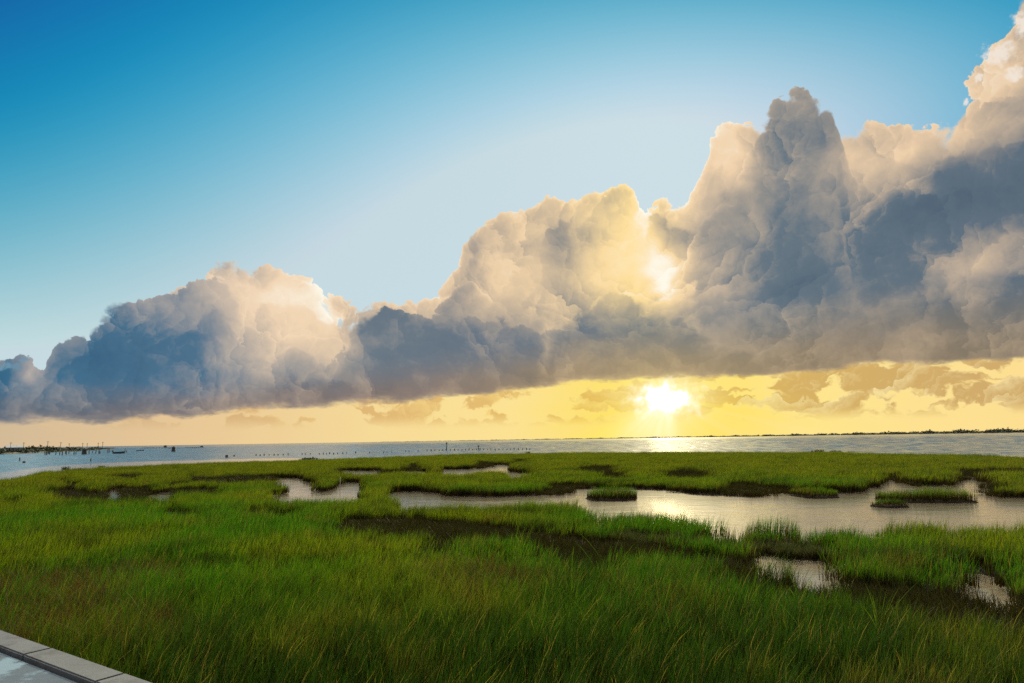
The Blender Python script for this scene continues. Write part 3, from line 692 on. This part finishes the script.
# ------------------------------------------------------------------ islets
MUD = mud
def islet(d):
    p, q_ = Vector((*ground(*d['a']), 0)), Vector((*ground(*d['b']), 0))
    ax = (q_ - p); L = ax.length; ax.normalize(); dp = Vector((-ax.y, ax.x, 0))
    if dp.dot(p) < 0: dp = -dp
    c = (p + q_) / 2 + dp * d['depth'] / 2
    r_ = np.random.default_rng(int(d['a'][0]))
    e = empty('grass_islet', c); tag(e, d['label'], 'grass islet')
    # footprint with an uneven edge
    m_ = 40; th = np.linspace(0, 2 * np.pi, m_, endpoint=False)
    k = 1 + 0.06 * np.sin(th * 3 + r_.uniform(0, 6)) + 0.05 * np.sin(th * 7 + r_.uniform(0, 6))
    sq = 0.55
    cu = np.sign(np.cos(th)) * np.abs(np.cos(th)) ** sq; sv = np.sign(np.sin(th)) * np.abs(np.sin(th)) ** sq
    ring = np.stack([cu * k * L / 2, sv * k * d['depth'] / 2], 1)
    def W(u, v): return ax.x * u + dp.x * v, ax.y * u + dp.y * v
    co = []; 
    for f_, z in ((1.05, -.33), (1.0, -0.02), (.93, .06), (.5, .09)):
        X, Y = W(ring[:, 0] * f_, ring[:, 1] * f_); co.append(np.stack([X, Y, np.full(m_, z)], 1))
    co = np.concatenate(co + [np.array([[0, 0, .1]])])
    fc = [(r0 * m_ + i, r0 * m_ + (i + 1) % m_, (r0 + 1) * m_ + (i + 1) % m_, (r0 + 1) * m_ + i) for r0 in range(3) for i in range(m_)]
    fc += [(3 * m_ + i, 3 * m_ + (i + 1) % m_, 4 * m_) for i in range(m_)]
    link('mud_base', mesh_np('mud_base', co, fc, smooth=True), MUD, e)
    n_ = int(L * d['depth'] * 330)
    u, v = r_.uniform(-L / 2, L / 2, n_), r_.uniform(-d['depth'] / 2, d['depth'] / 2, n_)
    keep = inside(u, v, ring * 0.97); u, v = u[keep], v[keep]
    X, Y = W(u, v)
    edge_f = np.maximum(np.abs(u) / (L / 2), np.abs(v) / (d['depth'] / 2))
    h = d['h'] * np.clip(r_.normal(1, .17, len(u)), .5, 1.45) * (1 - 0.38 * edge_f ** 3) * (1.08 + 0.26 * wob2d(X + c.x, Y + c.y, 0.9, 77))
    co, F, up_, hu = blades(X, Y, h, 0.014 * r_.uniform(.7, 1.3, len(u)), 3, .16, r_, .16)
    co[:, 2] += .05
    link('grass_blades', mesh_np('grass_blades', co, F, {'up': ('FLOAT', up_), 'hue': ('FLOAT', hu)}), GRASS, e)
for d in ISLETS: islet(d)
# ------------------------------------------------------------------ quay: kerb stones on a wall, wet slab behind
def bm_obj(name, bm, mat, parent=None, smooth=False):
    me = bpy.data.meshes.new(name); bmesh.ops.recalc_face_normals(bm, faces=bm.faces); bm.to_mesh(me); bm.free()
    if smooth:
        for p in me.polygons: p.use_smooth = True
    return link(name, me, mat, parent)
def add_box(bm, c, s, rot=None, bevel=0.0):
    r = bmesh.ops.create_cube(bm, size=1.0); vs = r['verts']
    M = Matrix.Translation(c) @ (rot.to_4x4() if rot is not None else Matrix.Identity(4)) @ Matrix.Diagonal((*s, 1))
    bmesh.ops.transform(bm, matrix=M, verts=vs)
    if bevel:
        bmesh.ops.bevel(bm, geom=list({e for v in vs for e in v.link_edges}), offset=bevel, segments=2, affect='EDGES')
def add_cyl(bm, p0, p1, r0, r1, seg=8):
    p0, p1 = Vector(p0), Vector(p1); d = p1 - p0
    r = bmesh.ops.create_cone(bm, cap_ends=True, segments=seg, radius1=r0, radius2=r1, depth=d.length)
    bmesh.ops.transform(bm, matrix=Matrix.Translation((p0 + p1) / 2) @ d.to_track_quat('Z', 'Y').to_matrix().to_4x4(), verts=r['verts'])

conc, n, b, o = material('weathered_concrete')
g = n.n.new('ShaderNodeNewGeometry'); P = g.outputs['Position']
c_ = n.mix(n.noise(P, 2.2, 6, 0.65), (0.045, 0.047, 0.049, 1), (0.115, 0.116, 0.116, 1))
c_ = n.mix(n.mul(n.smooth(n.noise(P, 3.4, 6, 0.75), 0.50, 0.62), 0.75), c_, (0.045, 0.044, 0.040, 1))
n.put(b.inputs['Base Color'], c_); b.inputs['Roughness'].default_value = 0.62
bp = n.n.new('ShaderNodeBump'); bp.inputs['Strength'].default_value = 0.35; bp.inputs['Distance'].default_value = 0.01
n.put(bp.inputs['Height'], n.noise(P, 60, 4, 0.7)); n.put(b.inputs['Normal'], bp.outputs[0])
wet, n, b, o = material('wet_slab')
g = n.n.new('ShaderNodeNewGeometry'); P = g.outputs['Position']
pud = n.smooth(n.noise(n.v('ADD', P, (3.1, 0.4, 0)), 1.5, 5, 0.6), 0.47, 0.53)
n.put(b.inputs['Base Color'], n.mix(pud, n.mix(n.noise(P, 5, 5, .7), (0.05, 0.052, 0.055, 1), (0.10, 0.10, 0.10, 1)), (0.16, 0.185, 0.20, 1)))
n.put(b.inputs['Roughness'], n.mixf(pud, 0.35, 0.10))
bp = n.n.new('ShaderNodeBump'); bp.inputs['Strength'].default_value = 0.25; bp.inputs['Distance'].default_value = 0.01
n.put(bp.inputs['Height'], n.mixf(pud, n.noise(P, 30, 3, .6), 0.5)); n.put(b.inputs['Normal'], bp.outputs[0])

qrot = Matrix((kd, kn, Vector((0, 0, 1)))).transposed()
j0 = (wpt(51, 648) - k0).dot(kd); j1 = (wpt(125, 673) - k0).dot(kd); SL = abs(j1 - j0)
bm = bmesh.new()
for i in range(-7, 9):
    c = k0 + kd * (j0 + SL * (i + 0.5)) + kn * (kw / 2) + Vector((0, 0, -0.09))
    add_box(bm, c, (SL - 0.012, kw, 0.18), qrot, 0.012)
tag(bm_obj('quay_kerb', bm, conc), kind='structure')
bm = bmesh.new()
add_box(bm, k0 + kd * (j0 + SL) + kn * (kw / 2 + 0.004) + Vector((0, 0, -1.18)), (SL * 16, kw - 0.05, 2.0), qrot)
tag(bm_obj('quay_wall', bm, conc), kind='structure')
bm = bmesh.new()
add_box(bm, k0 + kd * (j0 + SL) + kn * (kw + 0.03 + 4.0) + Vector((0, 0, -0.15 - 0.035)), (SL * 16, 8.0, 0.3), qrot)
tag(bm_obj('quay_pavement', bm, wet), kind='structure')

# ------------------------------------------------------------------ far land
dk_wood = plain('dark_wood', (0.075, 0.068, 0.06), 0.8)
pale_wood = plain('bleached_wood', (0.34, 0.30, 0.24), 0.8)
leafd = plain('dark_foliage', (0.030, 0.042, 0.020), 0.8, 0.5, 0.5)
leaff = plain('wood_foliage', (0.040, 0.046, 0.022), 0.85, 0.5, 0.02)
soil = plain('spit_soil', (0.055, 0.046, 0.032), 0.9, 0.4, 0.1)
def lumps(spots, seed):
    """foliage as tufts of small leaf faces heaped round many spots (x, y, z, radius, height, faces)"""
    r_ = np.random.default_rng(seed); C = []
    for (x, y, z, rad, h, nf) in spots:
        u = r_.normal(0, 1, (nf, 3)); u /= np.linalg.norm(u, axis=1)[:, None]; u *= r_.uniform(.25, 1, (nf, 1)) ** .5
        u[:, 2] = np.abs(u[:, 2])
        c = np.stack([x + u[:, 0] * rad, y + u[:, 1] * rad, z + u[:, 2] * h], 1)
        s = 0.20 * min(rad, h)
        t = r_.normal(0, s, (nf, 3, 3)); C.append((c[:, None] + t).reshape(-1, 3))
    co = np.concatenate(C); co[:, 2] = np.maximum(co[:, 2], 0.02)
    return co, np.arange(len(co), dtype=np.int32).reshape(-1, 3)
# left: low spit with scrub
SP = [(-150, 462), (-60, 457.5), (0, 454.6), (30, 453.4), (60, 452.2), (85, 451.0), (105, 449.6), (114, 448.9)]
sp = [ground(*p) for p in SP]; SPA = [math.atan2(*p) for p in sp]; SPD = [math.hypot(*p) for p in sp]
def spit_at(a, extra=0.0):
    d = float(np.interp(a, SPA, SPD)) + extra; return d * math.sin(a), d * math.cos(a), d
co, fc = [], []; m_ = 60
for i in range(m_):
    a = SPA[0] + (SPA[-1] - SPA[0]) * i / (m_ - 1); w_ = 40 * (1 - (i / (m_ - 1)) ** 4) + 2
    for f_, z in ((0, -.3), (.08, .7), (.5, 1.0), (.92, .7), (1, -.3)):
        x, y, d = spit_at(a, f_ * w_); co.append((x, y, z + 0.2 * math.sin(i * 1.7 + f_ * 9) * (z > 0)))
for i in range(m_ - 1):
    for k in range(4): fc.append((i * 5 + k, i * 5 + k + 1, (i + 1) * 5 + k + 1, (i + 1) * 5 + k))
tag(link('spit', mesh_np('spit', np.array(co), fc), soil), kind='structure')
spots = []
for _ in range(420):
    t = random.random(); a = SPA[0] + (SPA[-1] - SPA[0]) * t; w_ = 34 * (1 - t ** 4) + 1
    x, y, d = spit_at(a, random.random() * w_ + 1); hmax = 2.6 if t < .93 else 1.2
    px_ = W_PX / 2 + F_PX * math.tan(a)
    if 30 < px_ < 62: hmax += 0.8
    spots.append((x, y, 0.6, random.uniform(1.5, 4.0), random.uniform(.8, hmax), 60))
tag(link('spit_scrub', mesh_np('spit_scrub', *lumps(spots, 4)), leafd), 'dark scrub covering the low spit across the bay on the left', 'scrub', kind='stuff')
# right: long wooded shore
FA = [azel(380, 430)[0], azel(520, 430)[0], azel(700, 430)[0], azel(860, 430)[0], azel(1024, 430)[0], azel(1180, 430)[0]]
FD = [7000, 5200, 3600, 2900, 2400, 2100]; FHh = [4, 6.5, 8, 10.5, 13.5, 15]
def far_at(a, extra=0): d = float(np.interp(a, FA, FD)) + extra; return d * math.sin(R(a)), d * math.cos(R(a)), d
co, fc = [], []; m_ = 80
for i in range(m_):
    a = FA[0] + (FA[-1] - FA[0]) * i / (m_ - 1)
    for e_, z in ((-20, -.4), (-8, .9), (200, 1.5), (400, -.4)): x, y, d = far_at(a, e_); co.append((x, y, z))
for i in range(m_ - 1):
    for k in range(3): fc.append((i * 4 + k, i * 4 + k + 1, (i + 1) * 4 + k + 1, (i + 1) * 4 + k))
tag(link('far_shore', mesh_np('far_shore', np.array(co), fc), soil), kind='structure')
spots = []
for _ in range(1500):
    a = random.uniform(FA[0], FA[-1]); x, y, d = far_at(a, random.uniform(0, 120)); h = float(np.interp(a, FA, FHh)) * (0.78 + 0.16 * math.sin(a * 2.9) + 0.1 * math.sin(a * 7.1 + 1)) * random.uniform(.7, 1.1)
    spots.append((x, y, 0.5, random.uniform(9, 20), h, 34))
tag(link('distant_wood', mesh_np('distant_wood', *lumps(spots, 9)), leaff), 'dark low wood along the far shore on the right horizon', 'wood', kind='stuff')

# ------------------------------------------------------------------ poles, cottages, pilings and boats out on the bay
def face_cam(p): return math.atan2(-p[0], p[1])
words = ['first', 'second', 'third', 'fourth', 'fifth', 'sixth', 'seventh', 'eighth', 'ninth']
for i, (px, top) in enumerate([(10.5, 442.3), (23.5, 442.4), (47.5, 441.2), (60.5, 442.2), (69, 443.4), (82.5, 443.2), (87, 443.4), (98, 442.8), (102.5, 441.9)]):
    a = R(azel(px, 445)[0]); x, y, d = spit_at(a, 6.0)
    h = CAM_H + d * math.tan(R(azel(px, top)[1])) - 0.6
    e = empty('utility_pole', (x, y, 0.6), face_cam((x, y)))
    tag(e, words[i] + ' thin utility pole from the left along the dark spit', 'utility pole', 'utility poles along the spit')
    s = d / 683 * 0.42                                                    # about half a pixel across, as in the photograph
    bm = bmesh.new(); add_cyl(bm, (0, 0, -.3), (0, 0, h), s * .48, s * .36, 8); bm_obj('post', bm, dk_wood, e)
    bm = bmesh.new(); add_box(bm, (0, 0, h * .93), (h * .22, s * .5, s * .5)); bm_obj('crossarm', bm, dk_wood, e)
wallm = plain('cottage_wall', (0.20, 0.21, 0.22), 0.8); roofm = plain('cottage_roof', (0.26, 0.28, 0.30), 0.6)
for px, w_, l_ in ((10.5, 4.6, 'wide grey cottage with a low roof among the scrub of the spit'), (19.5, 2.6, 'narrow grey cottage between the first two poles on the spit')):
    a = R(azel(px, 445)[0]); x, y, d = spit_at(a, 22.0)
    e = empty('cottage', (x, y, 0.9), face_cam((x, y)) + .3); tag(e, l_, 'cottage')
    bm = bmesh.new(); add_box(bm, (0, 0, 1.2), (w_, 3.0, 2.4)); bm_obj('wall', bm, wallm, e)
    bm = bmesh.new(); hw, hd = w_ / 2 + .3, 1.8
    v_ = [bm.verts.new(c) for c in ((-hw, -hd, 2.4), (hw, -hd, 2.4), (hw, hd, 2.4), (-hw, hd, 2.4), (-hw * .9, 0, 3.5), (hw * .9, 0, 3.5))]
    for f in ((0, 1, 5, 4), (2, 3, 4, 5), (1, 2, 5), (3, 0, 4), (3, 2, 1, 0)): bm.faces.new([v_[k] for k in f])
    bm_obj('roof', bm, roofm, e)
    bm = bmesh.new(); add_box(bm, (w_ * .2, -1.52, 1.3), (.7, .05, .9)); bm_obj('window', bm, dk_wood, e)

def piling_mesh():
    bm = bmesh.new(); add_cyl(bm, (0, 0, -.6), (0, 0, 1), .5, .42, 9)
    me = bpy.data.meshes.new('piling'); bm.to_mesh(me); bm.free(); me.materials.append(dk_wood); return me
PM = piling_mesh()
def piling(px, base, hpx, wpx, label, group):
    x, y = ground(px, base); d = math.hypot(x, y)
    o = bpy.data.objects.new('piling', PM); COL.objects.link(o); o.location = (x, y, 0); o.rotation_euler = (random.uniform(-.06, .06), random.uniform(-.06, .06), random.uniform(0, 6))
    w_ = wpx * d / 683; h = hpx * d / 683; o.scale = (w_, w_, h); tag(o, label, 'piling', group); return o
px = 256.0
while px < 532:
    gap = random.choice([3.4, 3.6, 3.9, 4.2]) if px > 430 else random.choice([3.2, 4.0, 5.0, 9.0, 14.0])
    base = np.interp(px, [256, 388, 420, 480, 532], [456, 452.8, 451.2, 450.2, 449.8])
    piling(px, base + random.uniform(-.2, .2), random.uniform(1.1, 1.9), random.uniform(.8, 1.3), 'short dark piling stump in the long broken row across the bay', 'row of old piling stumps')
    px += gap
for _ in range(30):
    px = random.uniform(40, 128); base = np.interp(px, [40, 80, 128], [454.8, 454.2, 452.4]) + random.uniform(-.6, .8)
    piling(px, base, random.uniform(2.0, 3.8), random.uniform(.5, .9), 'thin dock piling standing in the water off the dark spit', 'dock pilings off the spit')
def stump(px, base, hpx, wpx, label):
    o = piling(px, base, hpx, wpx, label, None); o.name = 'stump'; o['category'] = 'stump'; return o
stump(19.5, 461.2, 3.0, 1.0, 'tall thin stump alone in the blue water below the cottages')
stump(23.8, 463.2, 1.6, 2.4, 'low fat stump lying close beside the tall thin one')
stump(90.5, 461.6, 2.8, 1.0, 'single dark stump in the blue water off the shrub')
stump(226.6, 457.4, 2.2, 3.0, 'broad dark stump just off the bright calm strip')
stump(234, 456.4, 1.3, 1.6, 'small stump right next to the broad dark one')
def dolphin(px, base, hpx, wpx, label):
    x, y = ground(px, base); d = math.hypot(x, y); s = d / 683
    e = empty('mooring_dolphin', (x, y, 0), face_cam((x, y))); tag(e, label, 'mooring post')
    for k in range(3):
        bm = bmesh.new(); u = (k - 1) * wpx * s * .33; add_cyl(bm, (u * 1.3, .2 * (k % 2), -.6), (u * .7, 0, hpx * s * (1 - .12 * abs(k - 1))), wpx * s * .2, wpx * s * .17, 8); bm_obj('pile', bm, dk_wood, e)
    bm = bmesh.new(); add_box(bm, (0, 0, hpx * s * .72), (wpx * s, wpx * s * .5, hpx * s * .14)); bm_obj('binding', bm, dk_wood, e)
dolphin(84, 454.2, 5.0, 3.6, 'thick cluster of bound piles rising off the dark spit')
dolphin(173.2, 451.6, 4.6, 3.0, 'cluster of bound piles in open water near the boathouse')
# channel markers
def marker(px, base, hpx, label):
    x, y = ground(px, base); d = math.hypot(x, y); s = d / 683; h = hpx * s
    e = empty('channel_marker', (x, y, 0), face_cam((x, y))); tag(e, label, 'channel marker')
    bm = bmesh.new(); add_cyl(bm, (0, 0, -.8), (0, 0, h), .42 * s, .34 * s, 8); bm_obj('post', bm, dk_wood, e)
    bm = bmesh.new(); add_box(bm, (0, -.35 * s, h * .86), (1.5 * s, .15 * s, 1.6 * s), Matrix.Rotation(math.pi / 4, 3, 'Y')); bm_obj('daymark', bm, dk_wood, e)
marker(446.6, 450.0, 7.6, 'tall channel marker post rising above the row of stumps')
marker(478.5, 450.2, 4.4, 'shorter channel marker post farther along the row of stumps')
# boats
hullm = plain('boat_hull', (0.045, 0.05, 0.055), 0.5); boatin = plain('boat_inside', (0.10, 0.09, 0.08), 0.7)
def boat(px, base, wpx, label, motor=True, turn=0.0):
    x, y = ground(px, base); d = math.hypot(x, y); L = wpx * d / 683; Wd, Hh = L * .34, L * .17
    e = empty('skiff', (x, y, -0.03), face_cam((x, y)) + turn); tag(e, label, 'boat')
    st = [(-.5, .82, 0.0), (-.25, 1.0, -.0), (.1, .96, 0.0), (.34, .66, .12), (.5, .03, .42)]
    co = []
    for u, w_, up_ in st: co += [(u * L, -Wd / 2 * w_, Hh * (1 + up_)), (u * L, -Wd / 2 * w_ * .68, 0), (u * L, Wd / 2 * w_ * .68, 0), (u * L, Wd / 2 * w_, Hh * (1 + up_))]
    fc = [(0, 3, 2, 1)]
    for k in range(4):
        for j in range(3): fc.append((k * 4 + j, k * 4 + j + 1, k * 4 + j + 5, k * 4 + j + 4))
    h = link('hull', mesh_np('hull', np.array(co), fc), hullm, e); sm = h.modifiers.new('thick', 'SOLIDIFY'); sm.thickness = L * .015
    for u in (-.22, .12): bm = bmesh.new(); add_box(bm, (u * L, 0, Hh * .66), (L * .07, Wd * .84, L * .015)); bm_obj('thwart', bm, boatin, e)
    if motor:
        bm = bmesh.new(); add_box(bm, (-.54 * L, 0, Hh * 1.35), (L * .07, L * .08, Hh * .9), None, L * .012); bm_obj('outboard_motor', bm, dk_wood, e)
    else:
        bm = bmesh.new(); add_cyl(bm, (.1 * L, 0, 0), (.1 * L, 0, L * .55), L * .02, L * .012, 6); bm_obj('mast', bm, dk_wood, e)
boat(118.5, 453.6, 9.0, 'longest dark skiff moored among the pilings off the spit', True, .2)
boat(140, 451.4, 6.0, 'small dark skiff with a short mast at the end of the pilings', False, -.2)
# piers
def pier(pa, pb, base, hut_px, label, hut_w):
    x0, y0 = ground(pa, base); x1, y1 = ground(pb, base); p, q_ = Vector((x0, y0, 0)), Vector((x1, y1, 0)); d = p.length; s = d / 683
    e = empty('pier', (p + q_) / 2, math.atan2(q_.y - p.y, q_.x - p.x)); tag(e, label, 'pier'); L = (q_ - p).length
    bm = bmesh.new(); add_box(bm, (0, 0, .95), (L, 2.2, .28)); bm_obj('deck', bm, dk_wood, e)
    for k in range(9):
        bm = bmesh.new(); u = -L / 2 + L * (k + .5) / 9; add_cyl(bm, (u, 0, -.8), (u, 0, .82), .22, .2, 6); bm_obj('pile', bm, dk_wood, e)
    u = (hut_px - (pa + pb) / 2) / (pb - pa) * L
    bm = bmesh.new(); add_box(bm, (u, 0, 1.09 + hut_w * .25), (hut_w, 2.0, hut_w * .5)); h = bm_obj('hut', bm, dk_wood, e)
    bm = bmesh.new(); z = 1.09 + hut_w * .5; hw = hut_w / 2 + .15
    v_ = [bm.verts.new(c) for c in ((u - hw, -1.2, z), (u + hw, -1.2, z), (u + hw, 1.2, z), (u - hw, 1.2, z), (u - hw, 0, z + hut_w * .22), (u + hw, 0, z + hut_w * .22))]
    for f in ((0, 1, 5, 4), (2, 3, 4, 5), (1, 2, 5), (3, 0, 4), (3, 2, 1, 0)): bm.faces.new([v_[k] for k in f])
    bm_obj('hut_roof', bm, dk_wood, h)
pier(143, 171, 448.6, 165.5, 'low dark pier with a boathouse near its right end', 3.0)
pier(186, 203, 448.2, 201.5, 'short low pier with a tiny hut at its far end', 1.6)
# shrubs on the marsh edge
def shrub(px, base, wpx, hpx, label, seed, n_sp=9):
    x, y = ground(px, base, .1); d = math.hypot(x, y); s = d / 683; r_ = random.Random(seed)
    e = empty('shrub', (x, y, 0.05)); tag(e, label, 'shrub')
    sp_ = [(r_.uniform(-.5, .5) * wpx * s * .8, r_.uniform(-.4, .4) * wpx * s, 0.1, wpx * s * .22, hpx * s * r_.uniform(.6, 1), 60) for _ in range(n_sp)]
    link('foliage', mesh_np('foliage', *lumps(sp_, seed)), leafd, e)
    bm = bmesh.new()
    for k in range(4): add_cyl(bm, (r_.uniform(-.2, .2), r_.uniform(-.2, .2), -.1), (r_.uniform(-.4, .4) * wpx * s, r_.uniform(-.2, .2), hpx * s * .6), .05, .02, 6)
    bm_obj('stem', bm, dk_wood, e)
shrub(66, 471.2, 7.5, 4.6, 'round dark shrub on the marsh tip beside the bright calm strip', 3)
shrub(101, 467.8, 5, 1.8, 'low flat shrub on the marsh edge right of the round one', 5)
shrub(818, 454.0, 11, 4.0, 'taller dark shrub on the far marsh edge under the right shore', 6)
shrub(836, 453.6, 9, 3.0, 'lower shrub just right of the tall one on the far edge', 8)
shrub(528, 454.4, 5, 3.2, 'tiny dark shrub on the far marsh edge near the end of the stumps', 9)
shrub(308, 461.0, 15, 3.0, 'long low dark shrub where the calm strip meets the marsh', 10, 14)
# pale stake in the small pool
x, y = ground(339.6, 491.0); bm = bmesh.new(); add_cyl(bm, (0, 0, -.3), (.03, 0, .95), .030, .024, 8)
o = bm_obj('stake', bm, pale_wood); o.location = (x, y, 0); tag(o, 'thin pale stake standing in the pinkish pool left of centre', 'stake')
# ------------------------------------------------------------------ the sun
sl = bpy.data.lights.new('sun', 'SUN'); sl.energy = 3.6; sl.angle = R(0.5); sl.color = (1.0, 0.85, 0.50)
so = bpy.data.objects.new('sun', sl); COL.objects.link(so)
so.rotation_euler = Vector(sun_d).to_track_quat('Z', 'Y').to_euler()
